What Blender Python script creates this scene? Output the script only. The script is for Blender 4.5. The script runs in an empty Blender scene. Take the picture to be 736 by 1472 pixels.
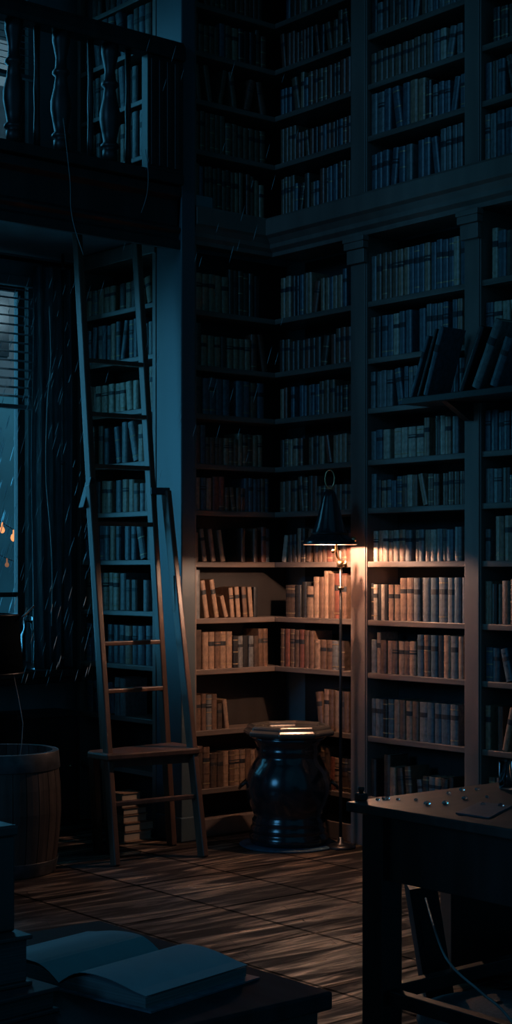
import bpy, bmesh, math, random
from mathutils import Vector, Matrix
S = bpy.context.scene
COL = S.collection
PI = math.pi
rnd = random.Random(11)

# ------------------------------------------------------------------ camera
F, CX, HY, HC = 2246.0, 368.0, 820.0, 1.55       # focal length (px), principal point, eye height
FW = Vector((.639, .769, 0)).normalized()
RT = Vector((FW.y, -FW.x, 0))
cam = bpy.data.cameras.new('camera'); camo = bpy.data.objects.new('camera', cam); COL.objects.link(camo)
camo.location = (0, 0, HC); camo.rotation_euler = (PI/2, 0, -math.atan2(FW.x, FW.y))
cam.sensor_fit = 'VERTICAL'; cam.sensor_height = 36; cam.lens = F/1472*36; cam.shift_y = (HY-736)/1472
cam.clip_start = .05; cam.clip_end = 200
S.camera = camo
S.view_settings.view_transform = 'Standard'; S.view_settings.look = 'None'
S.view_settings.gamma = 1; S.view_settings.use_curve_mapping = False; S.view_settings.exposure = 0

def ray(u, v): return FW + RT*((u-CX)/F) + Vector((0, 0, -(v-HY)/F))
def on_z(u, v, z=0):
    d = ray(u, v); return Vector((0, 0, HC)) + d*((z-HC)/d.z)
def on_y(u, y, v=HY):
    d = ray(u, v); return Vector((0, 0, HC)) + d*(y/d.y)
def on_x(u, x, v=HY):
    d = ray(u, v); return Vector((0, 0, HC)) + d*(x/d.x)
def at(u, v, t): return Vector((0, 0, HC)) + ray(u, v)*t

# ------------------------------------------------------------------ materials
def nodemat(name):
    m = bpy.data.materials.new(name); m.use_nodes = True
    return m, m.node_tree.nodes, m.node_tree.links, m.node_tree.nodes['Principled BSDF']
def mat(name, col, rough=.5, metal=0, var=.25, scale=(12, 12, 12), bump=.0, detail=4, spec=.5, coat=0):
    m, n, l, b = nodemat(name)
    b.inputs['Roughness'].default_value = rough; b.inputs['Metallic'].default_value = metal
    b.inputs['Specular IOR Level'].default_value = spec
    b.inputs['Coat Weight'].default_value = coat; b.inputs['Coat Roughness'].default_value = .15
    tc = n.new('ShaderNodeTexCoord'); mp = n.new('ShaderNodeMapping'); mp.inputs['Scale'].default_value = scale
    nz = n.new('ShaderNodeTexNoise'); nz.inputs['Scale'].default_value = 1; nz.inputs['Detail'].default_value = detail
    l.new(tc.outputs['Object'], mp.inputs[0]); l.new(mp.outputs[0], nz.inputs['Vector'])
    r = n.new('ShaderNodeValToRGB'); e = r.color_ramp.elements
    e[0].position = .3; e[1].position = .72
    e[0].color = (*[c*(1-var) for c in col], 1); e[1].color = (*[min(1, c*(1+var)) for c in col], 1)
    l.new(nz.outputs[0], r.inputs[0]); l.new(r.outputs[0], b.inputs['Base Color'])
    if bump:
        bp = n.new('ShaderNodeBump'); bp.inputs['Strength'].default_value = bump; bp.inputs['Distance'].default_value = .01
        l.new(nz.outputs[0], bp.inputs['Height']); l.new(bp.outputs[0], b.inputs['Normal'])
    return m
def glow(name, col, s):
    m, n, l, b = nodemat(name)
    b.inputs['Base Color'].default_value = (*col, 1); b.inputs['Emission Color'].default_value = (*col, 1)
    b.inputs['Emission Strength'].default_value = s
    return m
def glassmat(name, col=(.8, .95, 1), rough=.02, thin=False):
    m, n, l, b = nodemat(name)
    if thin:      # window pane: clear with a faint reflection
        n.remove(b); t = n.new('ShaderNodeBsdfTransparent'); g = n.new('ShaderNodeBsdfGlossy'); mx = n.new('ShaderNodeMixShader')
        t.inputs[0].default_value = (.86, .95, .97, 1); g.inputs['Roughness'].default_value = .05
        fr = n.new('ShaderNodeFresnel'); fr.inputs[0].default_value = 1.35
        l.new(fr.outputs[0], mx.inputs[0]); l.new(t.outputs[0], mx.inputs[1]); l.new(g.outputs[0], mx.inputs[2])
        l.new(mx.outputs[0], n['Material Output'].inputs[0])
    else:
        b.inputs['Base Color'].default_value = (*col, 1); b.inputs['Roughness'].default_value = rough
        b.inputs['Transmission Weight'].default_value = 1; b.inputs['IOR'].default_value = 1.45
    return m

WOOD = mat('walnut', (.17, .125, .105), .45, var=.22, scale=(9, 9, 1.3), bump=.12, detail=6)
WOODH = mat('walnut_boards', (.15, .11, .09), .4, var=.3, scale=(4, 4, 30), bump=.1, detail=6)
BACK = mat('bookcase_back', (.022, .017, .015), .7, var=.35, scale=(8, 8, 1))
DARK = mat('ebonised_wood', (.022, .019, .018), .42, var=.4, scale=(14, 14, 2), bump=.1)
DESK = mat('dark_desk_wood', (.045, .034, .03), .45, var=.35, scale=(3, 22, 8), bump=.06)
LADR = mat('ladder_wood', (.085, .042, .027), .4, var=.35, scale=(20, 20, 3), bump=.1)
PAINT = mat('dark_plaster', (.20, .24, .25), .8, var=.15, scale=(5, 5, 5), bump=.05)
PIL = mat('painted_column', (.06, .085, .095), .45, var=.12, scale=(5, 5, 1))
BRASS = mat('aged_brass', (.62, .40, .22), .3, 1, var=.25, scale=(40, 40, 40))
IRON = mat('black_iron', (.03, .03, .032), .35, .6, var=.3, scale=(30, 30, 30))
ENAM = mat('black_enamel', (.012, .016, .019), .22, 0, var=.3, scale=(20, 20, 20), coat=.6)
SHIN = mat('shade_lining', (.62, .45, .32), .5, var=.1)
URN = mat('black_glaze', (.014, .016, .018), .2, var=.4, scale=(9, 9, 9), coat=.5)
URNR = mat('glazed_rim', (.10, .085, .07), .22, .35, var=.2, scale=(9, 9, 9), coat=.5)
MATB = mat('blue_mat', (.02, .06, .09), .75, var=.3, scale=(60, 60, 60), bump=.2)
STAV = mat('barrel_staves', (.05, .036, .03), .5, var=.45, scale=(26, 26, 1.5), bump=.25)
HOOP = mat('barrel_hoop', (.085, .085, .088), .4, .5, var=.3, scale=(18, 18, 18), bump=.1)
CURT = mat('curtain_cloth', (.15, .20, .22), .75, var=.3, scale=(60, 60, 8), bump=.15)
SLAT = mat('blind_slats', (.12, .15, .16), .5, var=.1)
CORD = mat('pale_cord', (.42, .45, .45), .6, var=.1)
PAGE = mat('pages', (.40, .32, .24), .8, var=.18, scale=(4, 4, 220))
PAGEB = mat('open_pages', (.25, .33, .35), .7, var=.06, scale=(12, 12, 12))
EDGEB = mat('page_edges', (.10, .115, .115), .8, var=.4, scale=(3, 3, 500))
GILT = mat('gilt', (.38, .26, .14), .45, .4, var=.3, scale=(80, 80, 80))
BLK = mat('black_leather', (.016, .018, .021), .6, var=.35, scale=(60, 60, 60), bump=.1)
GLASS = glassmat('clear_glass', (.6, .7, .72)); PANE = glassmat('pane_glass', thin=True)
LEATH = {}
for k, c in dict(tan=(.30, .185, .12), brown=(.15, .085, .055), russet=(.17, .06, .04), grey=(.15, .15, .145),
                 slate=(.07, .10, .12), black=(.022, .021, .021), cream=(.40, .32, .24), umber=(.075, .048, .035)).items():
    LEATH[k] = mat('leather_'+k, c, .4, var=.35, scale=(55, 55, 38), bump=.15)

def floor_mat():
    m, n, l, b = nodemat('parquet')
    tc = n.new('ShaderNodeTexCoord')
    br = n.new('ShaderNodeTexBrick'); br.inputs['Scale'].default_value = 1; br.offset = 0; br.squash = 1
    br.inputs['Brick Width'].default_value = .56; br.inputs['Row Height'].default_value = .66
    br.inputs['Mortar Size'].default_value = .010; br.inputs['Mortar Smooth'].default_value = .3
    br.inputs['Color1'].default_value = (1, 1, 1, 1); br.inputs['Color2'].default_value = (.62, .62, .62, 1); br.inputs['Mortar'].default_value = (.08, .08, .08, 1)
    l.new(tc.outputs['Object'], br.inputs['Vector'])
    # boards inside each panel
    b2 = n.new('ShaderNodeTexBrick'); b2.inputs['Scale'].default_value = 1; b2.offset = .37
    b2.inputs['Brick Width'].default_value = 1.1; b2.inputs['Row Height'].default_value = .11
    b2.inputs['Mortar Size'].default_value = .003
    b2.inputs['Color1'].default_value = (1, 1, 1, 1); b2.inputs['Color2'].default_value = (.6, .6, .6, 1); b2.inputs['Mortar'].default_value = (.25, .25, .25, 1)
    rt = n.new('ShaderNodeMapping'); rt.inputs['Rotation'].default_value = (0, 0, R(24)); l.new(tc.outputs['Object'], rt.inputs[0])
    l.new(rt.outputs[0], b2.inputs['Vector'])
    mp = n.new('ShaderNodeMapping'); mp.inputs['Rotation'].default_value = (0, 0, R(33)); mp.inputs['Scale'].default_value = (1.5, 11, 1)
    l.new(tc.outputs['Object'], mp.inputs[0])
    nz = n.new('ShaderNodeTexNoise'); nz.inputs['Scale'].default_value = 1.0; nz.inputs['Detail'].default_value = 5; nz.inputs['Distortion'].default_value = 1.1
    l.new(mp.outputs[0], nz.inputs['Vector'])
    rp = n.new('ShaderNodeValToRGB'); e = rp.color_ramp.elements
    e[0].position = .42; e[0].color = (.014, .010, .009, 1); e[1].position = .66; e[1].color = (.50, .33, .22, 1); x_ = e.new(.55); x_.color = (.075, .047, .034, 1)  # pale streaks put glint-like highlights into the base colour, along the grain
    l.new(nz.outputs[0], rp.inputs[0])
    m1 = n.new('ShaderNodeMixRGB'); m1.blend_type = 'MULTIPLY'; m1.inputs[0].default_value = 1
    l.new(rp.outputs[0], m1.inputs[1]); l.new(br.outputs[0], m1.inputs[2])
    m2 = n.new('ShaderNodeMixRGB'); m2.blend_type = 'MULTIPLY'; m2.inputs[0].default_value = 1
    l.new(m1.outputs[0], m2.inputs[1]); l.new(b2.outputs[0], m2.inputs[2])
    l.new(m2.outputs[0], b.inputs['Base Color'])
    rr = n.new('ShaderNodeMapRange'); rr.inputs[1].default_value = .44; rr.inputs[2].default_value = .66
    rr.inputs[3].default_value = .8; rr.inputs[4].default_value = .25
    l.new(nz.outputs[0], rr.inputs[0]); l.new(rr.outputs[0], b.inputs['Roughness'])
    sm_ = n.new('ShaderNodeMixRGB'); sm_.blend_type = 'MULTIPLY'; sm_.inputs[0].default_value = 1; l.new(br.outputs[0], sm_.inputs[1])
    sr = n.new('ShaderNodeMapRange'); sr.inputs[1].default_value = .42; sr.inputs[2].default_value = .64; sr.inputs[3].default_value = .22; sr.inputs[4].default_value = .75
    l.new(nz.outputs[0], sr.inputs[0]); l.new(sr.outputs[0], sm_.inputs[2]); l.new(sm_.outputs[0], b.inputs['Specular IOR Level'])
    ad = n.new('ShaderNodeMath'); ad.operation = 'MULTIPLY'; l.new(nz.outputs[0], ad.inputs[0]); l.new(b2.outputs[0], ad.inputs[1])
    ad2 = n.new('ShaderNodeMath'); ad2.operation = 'MULTIPLY'; l.new(ad.outputs[0], ad2.inputs[0]); l.new(br.outputs[0], ad2.inputs[1])
    bp = n.new('ShaderNodeBump'); bp.inputs['Strength'].default_value = .8; bp.inputs['Distance'].default_value = .035
    l.new(ad2.outputs[0], bp.inputs['Height']); l.new(bp.outputs[0], b.inputs['Normal'])
    return m
def R(d): return math.radians(d)

# ------------------------------------------------------------------ mesh builder
class MB:
    def __init__(self): self.v = []; self.f = []; self.mi = []; self.sm = []
    def add(self, vs, fs, mi=0, smooth=False):
        o = len(self.v); self.v += [Vector(p) for p in vs]
        for f in fs: self.f.append([i+o for i in f]); self.mi.append(mi); self.sm.append(smooth)
        return self
    def box(self, x0, x1, y0, y1, z0, z1, mi=0):
        x0, x1 = sorted((x0, x1)); y0, y1 = sorted((y0, y1)); z0, z1 = sorted((z0, z1))
        return self.add([(x0,y0,z0),(x1,y0,z0),(x1,y1,z0),(x0,y1,z0),(x0,y0,z1),(x1,y0,z1),(x1,y1,z1),(x0,y1,z1)],
                 [(0,3,2,1),(4,5,6,7),(0,1,5,4),(1,2,6,5),(2,3,7,6),(3,0,4,7)], mi)
    def bar(self, p, q, w, d, up=(0, 1, 0), mi=0):           # rectangular bar p->q; w across, d along 'up'
        p, q = Vector(p), Vector(q); a = (q-p).normalized(); up = Vector(up)
        s = a.cross(up).normalized()*w/2; t = s.cross(a).normalized()*d/2
        vs = [p-s-t, p+s-t, p+s+t, p-s+t, q-s-t, q+s-t, q+s+t, q-s+t]
        return self.add(vs, [(0,3,2,1),(4,5,6,7),(0,1,5,4),(1,2,6,5),(2,3,7,6),(3,0,4,7)], mi)
    def tube(self, pts, r, n=8, mi=0, closed=False):
        pts = [Vector(p) for p in pts]; rs = r if isinstance(r, (list, tuple)) else [r]*len(pts)
        vs = []; ref = Vector((.31, .17, .93))
        for i, p in enumerate(pts):
            if closed: a = (pts[(i+1) % len(pts)]-pts[i-1]).normalized()
            else: a = (pts[min(i+1, len(pts)-1)]-pts[max(i-1, 0)]).normalized()
            if abs(a.dot(ref)) > .95: ref = Vector((.9, .2, .1))
            s = a.cross(ref).normalized(); t = a.cross(s)
            vs += [p+(s*math.cos(2*PI*k/n)+t*math.sin(2*PI*k/n))*rs[i] for k in range(n)]
        m = len(pts); fs = []
        for i in range(m if closed else m-1):
            j = (i+1) % m
            for k in range(n): fs.append((i*n+k, i*n+(k+1) % n, j*n+(k+1) % n, j*n+k))
        if not closed: fs += [tuple(range(n))[::-1], tuple(range((m-1)*n, m*n))]
        return self.add(vs, fs, mi, True)
    def lathe(self, c, prof, n=32, mi=0, cap=True, rot=0, sm=True):      # prof: (radius, z)
        c = Vector(c); vs = []
        for r, z in prof: vs += [c+Vector((r*math.cos(rot+2*PI*k/n), r*math.sin(rot+2*PI*k/n), z)) for k in range(n)]
        fs = []
        for i in range(len(prof)-1):
            for k in range(n): fs.append((i*n+k, i*n+(k+1) % n, (i+1)*n+(k+1) % n, (i+1)*n+k))
        if cap: fs += [tuple(range(n))[::-1], tuple(range((len(prof)-1)*n, len(prof)*n))]
        return self.add(vs, fs, mi, sm)
    def prism(self, poly, p0, ax, ay, az, mi=0):                       # 2-D polygon (a,b) swept along az
        p0, ax, ay, az = Vector(p0), Vector(ax), Vector(ay), Vector(az); n = len(poly)
        vs = [p0+ax*a+ay*b for a, b in poly]+[p0+ax*a+ay*b+az for a, b in poly]
        return self.add(vs, [tuple(range(n))[::-1], tuple(range(n, 2*n))]+[(i, (i+1) % n, n+(i+1) % n, n+i) for i in range(n)], mi)
    def merge(self, other, M):
        o = len(self.v); self.v += [M @ p for p in other.v]
        self.f += [[i+o for i in f] for f in other.f]; self.mi += other.mi; self.sm += other.sm
    def build(self, name, mats, parent=None, origin=None, bevel=0, label=None, cat=None, group=None, kind=None, matrix=None, fix=True):
        base = Vector((0, 0, 0))
        if parent is not None:
            p = parent
            while p is not None: base += p.location; p = p.parent
        elif origin is not None: base = Vector(origin)
        elif matrix is None and self.v:
            base = Vector(((min(v.x for v in self.v)+max(v.x for v in self.v))/2, (min(v.y for v in self.v)+max(v.y for v in self.v))/2, min(v.z for v in self.v)))
        loc = Vector((0, 0, 0))
        if parent is not None and fix:                                   # origin of a part at its own centre
            loc = Vector([(min(v[i] for v in self.v)+max(v[i] for v in self.v))/2 for i in range(3)])-base
        me = bpy.data.meshes.new(name)
        me.from_pydata([v-base-loc for v in self.v], [], self.f)
        me.polygons.foreach_set('material_index', self.mi); me.polygons.foreach_set('use_smooth', self.sm)
        for m in (mats if isinstance(mats, (list, tuple)) else [mats]): me.materials.append(m)
        bm = bmesh.new(); bm.from_mesh(me); bmesh.ops.recalc_face_normals(bm, faces=bm.faces); bm.to_mesh(me); bm.free()
        o = bpy.data.objects.new(name, me); COL.objects.link(o)
        if parent is not None: o.parent = parent; o.location = loc
        elif matrix is not None: o.matrix_world = matrix
        else: o.location = base
        if bevel:
            b = o.modifiers.new('bevel', 'BEVEL'); b.width = bevel; b.segments = 2; b.limit_method = 'ANGLE'; b.angle_limit = R(40)
        tag(o, label, cat, group, kind)
        return o
def tag(o, label=None, cat=None, group=None, kind=None):
    if label: o['label'] = label
    if cat: o['category'] = cat
    if group: o['group'] = group
    if kind: o['kind'] = kind
    return o
def thing(name, loc, label, cat, group=None):
    o = bpy.data.objects.new(name, None); COL.objects.link(o); o.location = loc; o.empty_display_size = .1
    return tag(o, label, cat, group)
def struct(name, mb, m, bevel=0): return mb.build(name, m, bevel=bevel, kind='structure')

# ------------------------------------------------------------------ layout (metres)
XR, YL = 6.09, 7.16          # planes of the bookcase fronts: right wall (faces -X), back wall (faces -Y)
XB, YB = 6.36, 7.35          # their backs
XA = 5.365                   # front plane of the alcove bookcase (faces -X)
YA0, YA1 = 7.37, 8.20
YW = 8.36                    # window wall
TOP = 6.4
SH = [.28, .62, .975, 1.272, 1.60, 1.90, 2.17, 2.46, 2.74, 3.06]      # shelf heights, lower case
SU = [3.66, 3.99, 4.28, 4.56, 4.84, 5.12]                             # upper case
SA = [.37, .677, .989, 1.309, 1.612, 1.90, 2.195, 2.506, 2.818, 3.118]
SAU = [4.0, 4.33, 4.64, 4.95]
UPR = [(7.16, 7.10), (6.485, 6.355), (5.615, 5.50), (4.70, 4.58), (3.80, 3.68)]

# ------------------------------------------------------------------ the room
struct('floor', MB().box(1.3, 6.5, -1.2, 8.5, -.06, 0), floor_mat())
struct('wall_right', MB().box(6.37, 6.5, 1.2, 7.5, 0, TOP), PAINT)
struct('wall_back', MB().box(5.66, 6.5, 7.37, 7.5, 0, TOP), PAINT)
struct('wall_alcove', MB().box(5.64, 5.76, 7.5, 8.5, 0, TOP), PAINT)
struct('ceiling', MB().box(1.3, 6.5, 3.0, 8.5, TOP, TOP+.1), PAINT)
# window wall with two openings
W = MB()
WX0, WX1, WZ0, WZ1 = 3.9, 5.11, .95, 3.33
UZ0, UZ1 = 4.14, 5.2
W.box(1.3, WX0, YW, 8.5, 0, TOP); W.box(WX1, 5.64, YW, 8.5, 0, TOP)
W.box(WX0, WX1, YW, 8.5, 0, WZ0); W.box(WX0, WX1, YW, 8.5, WZ1, UZ0); W.box(WX0, WX1, YW, 8.5, UZ1, TOP)
struct('wall_window', W, PAINT)
# left wall, out of the frame; unseen tall window added to shape the moonlight
LW = MB(); LX0, LX1 = 1.3, 1.42; ly0, ly1, lz0, lz1 = 4.5, 6.9, .5, 6.2
LW.box(LX0, LX1, 3.0, ly0, 0, TOP); LW.box(LX0, LX1, ly1, 8.5, 0, TOP); LW.box(LX0, LX1, ly0, ly1, 0, lz0); LW.box(LX0, LX1, ly0, ly1, lz1, TOP)
struct('wall_left', LW, PAINT)
lw = MB()
for y in (ly0+.03, (ly0+ly1)/2, ly1-.03): lw.box(1.33, 1.39, y-.03, y+.03, lz0, lz1)
for z in (lz0+.03, 2.4, 3.9, lz1-.03): lw.box(1.335, 1.385, ly0, ly1, z-.03, z+.03)
struct('added_window', lw, DARK)
# gallery floor over the alcove, with its moulded front beam
struct('floor_gallery', MB().box(1.42, 5.62, 7.16, YW, 3.50, 3.72), PAINT)
fb = MB(); X0, X1 = 1.42, XA
prof = [(0, 3.38), (-.03, 3.38), (-.03, 3.43), (-.015, 3.445), (-.015, 3.47), (-.035, 3.485), (-.035, 3.50), (-.005, 3.52), (-.005, 3.66), (-.04, 3.68), (-.04, 3.73), (0, 3.74)]
fb.prism(prof, (X0, YL, 0), (0, 1, 0), (0, 0, 1), (X1-X0, 0, 0))
struct('trim_1', fb, DARK, .003)
# column between the alcove and the bookcases
pl = MB().box(XA, 5.465, 7.12, 7.365, 0, TOP)
pl.box(XA-.012, 5.475, 7.108, 7.365, 0, .14)
struct('trim_2', pl, PIL, .006)
# window frames
def window(name, z0, z1, bars):
    w = MB(); y0, y1 = 8.40, 8.45
    w.box(WX0, WX0+.05, y0, y1, z0, z1); w.box(WX1-.05, WX1, y0, y1, z0, z1)
    w.box(WX0, WX1, y0, y1, z0, z0+.05); w.box(WX0, WX1, y0, y1, z1-.05, z1)
    for b in bars: w.box(WX0+.05, WX1-.05, y0+.01, y1-.01, b-.015, b+.015)
    w.box(4.86, 4.89, y0+.01, y1-.01, z0, z1) if name == 'window_2' else w.box(4.48, 4.52, y0+.01, y1-.01, z0, z1)
    o = struct(name, w, DARK, .004)
    MB().box(WX0+.05, WX1-.05, 8.422, 8.428, z0+.05, z1-.05).build('pane', PANE, o)
window('window_1', WZ0, WZ1, (1.4, ))
window('window_2', UZ0, UZ1, (4.62, ))
sl = MB().box(1.42, 5.355, 8.09, YW, .90, .945); sl.box(1.42, 5.355, 8.13, YW, .86, .90)
struct('trim_3', sl, DARK, .006)
pn = MB()
for x0 in (2.0, 2.75, 3.5, 4.25, 4.92):
    for a, b_, c, d in ((x0, x0+.6, .14, .2), (x0, x0+.6, .76, .82), (x0, x0+.05, .2, .76), (x0+.55, x0+.6, .2, .76)):
        if x0 < 4.9: pn.box(a, b_, 8.335, YW, c, d)
struct('trim_4', pn, DARK)

# ------------------------------------------------------------------ bookcases
def shelfR(x0, x1, y0, y1, z, mb, t=.03):
    return mb.box(x0, x1, y0, y1, z-t, z)
FRONT_R = [(7.16, 6.485), (6.355, 5.615), (5.50, 4.70), (4.58, 3.80)]
def right_case(name, label, zs, z0, z1, upper):
    b = thing(name, (XR+.13, 5.4, z0), label, 'bookcase')
    MB().box(XB-.02, XB, 3.68, 7.16, z0, z1).build('back_panel', BACK, b)
    for i, (ya, yb) in enumerate(UPR):
        if i == 0: continue
        u = MB().box(XR, XB-.02, yb, ya, z0, z1)
        u.box(XR-.008, XR, yb+.006, ya-.006, z0, z1)
        u.build('upright', WOOD, b, bevel=.004)
        if not upper:                                   # capital under the cornice
            c = MB()
            c.box(XR-.045, XR, yb-.015, ya+.015, 3.36, 3.40); c.box(XR-.03, XR, yb-.005, ya+.005, 3.28, 3.36); c.box(XR-.05, XR, yb-.02, ya+.02, 3.40, 3.43)
            c.build('capital', WOOD, b, bevel=.004)
    for (ya, yb) in FRONT_R:
        for z in zs:
            m = MB().box(XR+.006, XB-.02, yb, ya, z-.032, z)
            m.build('shelf', WOODH, b, bevel=.004)
    if not upper:
        MB().box(XR+.02, XB-.02, 3.68, 7.16, 0, .10).build('plinth', WOOD, b, bevel=.004)
    return b
rc = right_case('bookcase', 'long dark wooden bookcase along the right wall, lower tier behind the lamp', SH, 0, 3.43, False)
ru = right_case('bookcase', 'upper tier bookcase along right wall, standing on the moulded cornice', SU[1:], 3.64, TOP, True)
def back_case(label, zs, z0, z1, upper):
    b = thing('bookcase', (5.9, YL+.1, z0), label, 'bookcase')
    MB().box(5.465, XB-.02, YB-.015, YB, z0, z1).build('back_panel', BACK, b)
    MB().box(5.467, 5.50, YL-.005, YB-.015, z0, z1).build('upright', WOOD, b, bevel=.004)
    for z in zs:
        MB().box(5.50, XR+.25, YL+.004, YB-.015, z-.032, z).build('shelf', WOODH, b, bevel=.004)
    if not upper: MB().box(5.50, XR, YL+.02, YB-.015, 0, .10).build('plinth', WOOD, b, bevel=.004)
    return b
back_case('narrow dark bookcase on the back wall between column and corner, lower tier', SH, 0, 3.43, False)
back_case('narrow dark upper bookcase on the back wall above the cornice by the column', SU[1:], 3.64, TOP, True)
# cornice running along both cases
cp = [(.20, 3.43), (-.02, 3.43), (-.02, 3.455), (-.05, 3.475), (-.05, 3.50), (-.075, 3.53), (-.10, 3.545), (-.10, 3.635), (-.085, 3.65), (.20, 3.65)]
cn = MB()
cn.prism([(a, b) for a, b in cp], (XR, 3.68, 0), (1, 0, 0), (0, 0, 1), (0, 7.16-3.68, 0))
cn.prism([(a*.42, b) for a, b in cp], (5.475, YL, 0), (0, 1, 0), (0, 0, 1), (XR-5.475, 0, 0))
cn.build('cornice', WOOD, bevel=.003, label='deep moulded wooden cornice dividing lower bookcases from the upper tier', cat='cornice', kind='structure')
# alcove bookcases
def alcove_case(label, zs, z0, z1):
    b = thing('bookcase', (XA+.12, 7.78, z0), label, 'bookcase')
    MB().box(5.615, 5.63, YA0, YA1, z0, z1).build('back_panel', BACK, b)
    for ya in (YA0, YA1-.035): MB().box(XA, 5.615, ya, ya+.035, z0, z1).build('upright', WOOD, b, bevel=.003)
    for z in zs: MB().box(XA+.004, 5.615, YA0+.035, YA1-.035, z-.03, z).build('shelf', WOODH, b, bevel=.004)
    MB().box(XA-.01, 5.615, YA0, YA1, z1-.09, z1).build('top_rail', WOOD, b, bevel=.004)
    return b
alcove_case('tall bookcase in the window alcove behind the ladder', SA, 0, 3.49)
alcove_case('bookcase up on the gallery seen between the balusters', SAU, 3.73, 5.4)

# ------------------------------------------------------------------ books
def book_mesh(w, h, d, bands=4, title=True, gilt=False):
    m = MB(); c = min(.004, w*.12); n = 6
    m.box(0, c, .004, d, 0, h, 0); m.box(w-c, w, .004, d, 0, h, 0)                  # boards
    m.box(c, w-c, .005, d-.006, .004, h-.005, 1)                                     # page block
    bul = min(.011, w*.24)
    def sp(k, z0, z1, e, mi):                                                        # rounded spine slice
        pts = [(w/2-(w/2+e)*math.cos(PI*i/n), .005-(bul+e)*math.sin(PI*i/n)) for i in range(n+1)]
        m.prism(pts, (0, 0, z0), (1, 0, 0), (0, 1, 0), (0, 0, z1-z0), mi)
    sp(0, 0, h, 0, 0)
    for i in range(bands):
        z = h*(.12+.76*i/(max(1, bands-1))); sp(0, z-.003, z+.003, .0016, 2 if gilt and i % 2 == 0 else 0)
    if title: sp(0, h*.62, h*.74, .0008, 3)
    return m
ORD = ['first', 'second', 'third', 'fourth', 'fifth', 'sixth', 'seventh', 'eighth', 'ninth', 'tenth', 'eleventh', 'twelfth', 'thirteenth',
       'fourteenth', 'fifteenth', 'sixteenth', 'seventeenth', 'eighteenth', 'nineteenth', 'twentieth', 'twenty-first', 'twenty-second',
       'twenty-third', 'twenty-fourth', 'twenty-fifth', 'twenty-sixth']
KEYS = list(LEATH)
MIDX = {k: 4*i for i, k in enumerate(KEYS)}
STUFF = MB(); STUFF_M = []
for k in KEYS: STUFF_M += [LEATH[k], PAGE, GILT, BLK]
NIND = [0]; COUNT = [0]
def place(wall, s, z, inset, a, w):
    lift = w*math.sin(a) if a > 0 else 0
    if wall == 'R': M = Matrix.Translation((XR+inset, 7.16-s, z+lift)) @ Matrix.Rotation(-PI/2, 4, 'Z')
    elif wall == 'A': M = Matrix.Translation((XA+inset, YA1-.035-s, z+lift)) @ Matrix.Rotation(-PI/2, 4, 'Z')
    else: M = Matrix.Translation((5.50+s, YL+inset, z+lift))
    return M @ Matrix.Rotation(a, 4, 'Y')
PALW = {'warm': ['tan']*4+['brown']*4+['russet']*2+['umber']*2+['grey', 'cream', 'black'],
        'cool': ['grey']*4+['slate']*4+['tan']*2+['umber', 'brown', 'black', 'cream'],
        'dim': ['umber']*3+['brown']*3+['russet']*2+['slate']*2+['tan', 'black']}  # dim: shade of the corner bays put into darker leather choices
def row(wall, s0, s1, z, hmax, pal, where=None, group=None, wr=(.028, .05), hr=(.6, .88), lean=.08, gapp=.05, fill=1, d=.15, books=None, depth_in=.022, step=True):
    """Books along one shelf from s0 to s1 (metres from the bay's left end); each is its own object when 'where' is given."""
    out = []; s = s0; h = None; left_free = True
    spec = list(books) if books else None
    while True:
        if spec is not None:
            if not spec: break
            it = spec.pop(0)
            if it[0] == 'gap': s += it[1]; continue
            w, hh, key, a = it; a = R(a)
        else:
            if s > s0+(s1-s0)*fill: break
            if h is None or rnd.random() < .22: h = hmax*rnd.uniform(*hr); key0 = rnd.choice(PALW[pal]); run_w = rnd.uniform(*wr)
            if rnd.random() < gapp: s += rnd.uniform(.02, .06)
            w = run_w*rnd.uniform(.9, 1.1); hh = h*rnd.uniform(.96, 1.0); key = key0 if rnd.random() < .7 else rnd.choice(PALW[pal])
            a = 0
            if rnd.random() < lean: a = R(rnd.choice((-1, -1, 1))*rnd.uniform(5, 14))
        foot = w*math.cos(a)+hh*abs(math.sin(a))
        if s+foot > s1+.001: break
        pos = s+hh*abs(math.sin(a)) if a < 0 else s
        out.append((pos, w, hh, key, a)); s += foot+rnd.uniform(.0012, .003)
    if isinstance(where, str) and len(out) > len(ORD): print('row too long', where, len(out))
    for i, (pos, w, hh, key, a) in enumerate(out):
        m = book_mesh(w, hh, d*rnd.uniform(.86, 1), rnd.choice((0, 2, 3, 4, 5)), rnd.random() < .6, rnd.random() < .3)
        M = place(wall, pos, z+.0005, depth_in+rnd.uniform(-.004, .006), a, w)
        COUNT[0] += 1
        if where:
            lab = '%s%s book, %s from left on %s' % ({'slate': 'blue'}.get(key, key), ' leaning' if abs(a) > .02 else '', ORD[i], where)
            CAND.append((area(M, w, hh), m, M, key, lab, group or 'books on '+where))
        else: to_stuff(m, M, key)
CAND = []
def area(M, w, h):                                    # what the book covers of the frame, roughly, in square pixels
    q = []
    for p in ((0, 0, 0), (w, 0, 0), (0, 0, h), (w, 0, h)):
        v = M @ Vector(p)-Vector((0, 0, HC)); t = v.dot(FW); q.append((CX+F*v.dot(RT)/t, HY-F*v.z/t))
    xs = [min(736, max(0, a)) for a, _ in q]; ys = [min(1472, max(0, b)) for _, b in q]
    return (max(xs)-min(xs))*(max(ys)-min(ys))
def to_stuff(m, M, key):
    m.mi = [MIDX[key]+x for x in m.mi]; STUFF.merge(m, M)
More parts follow.
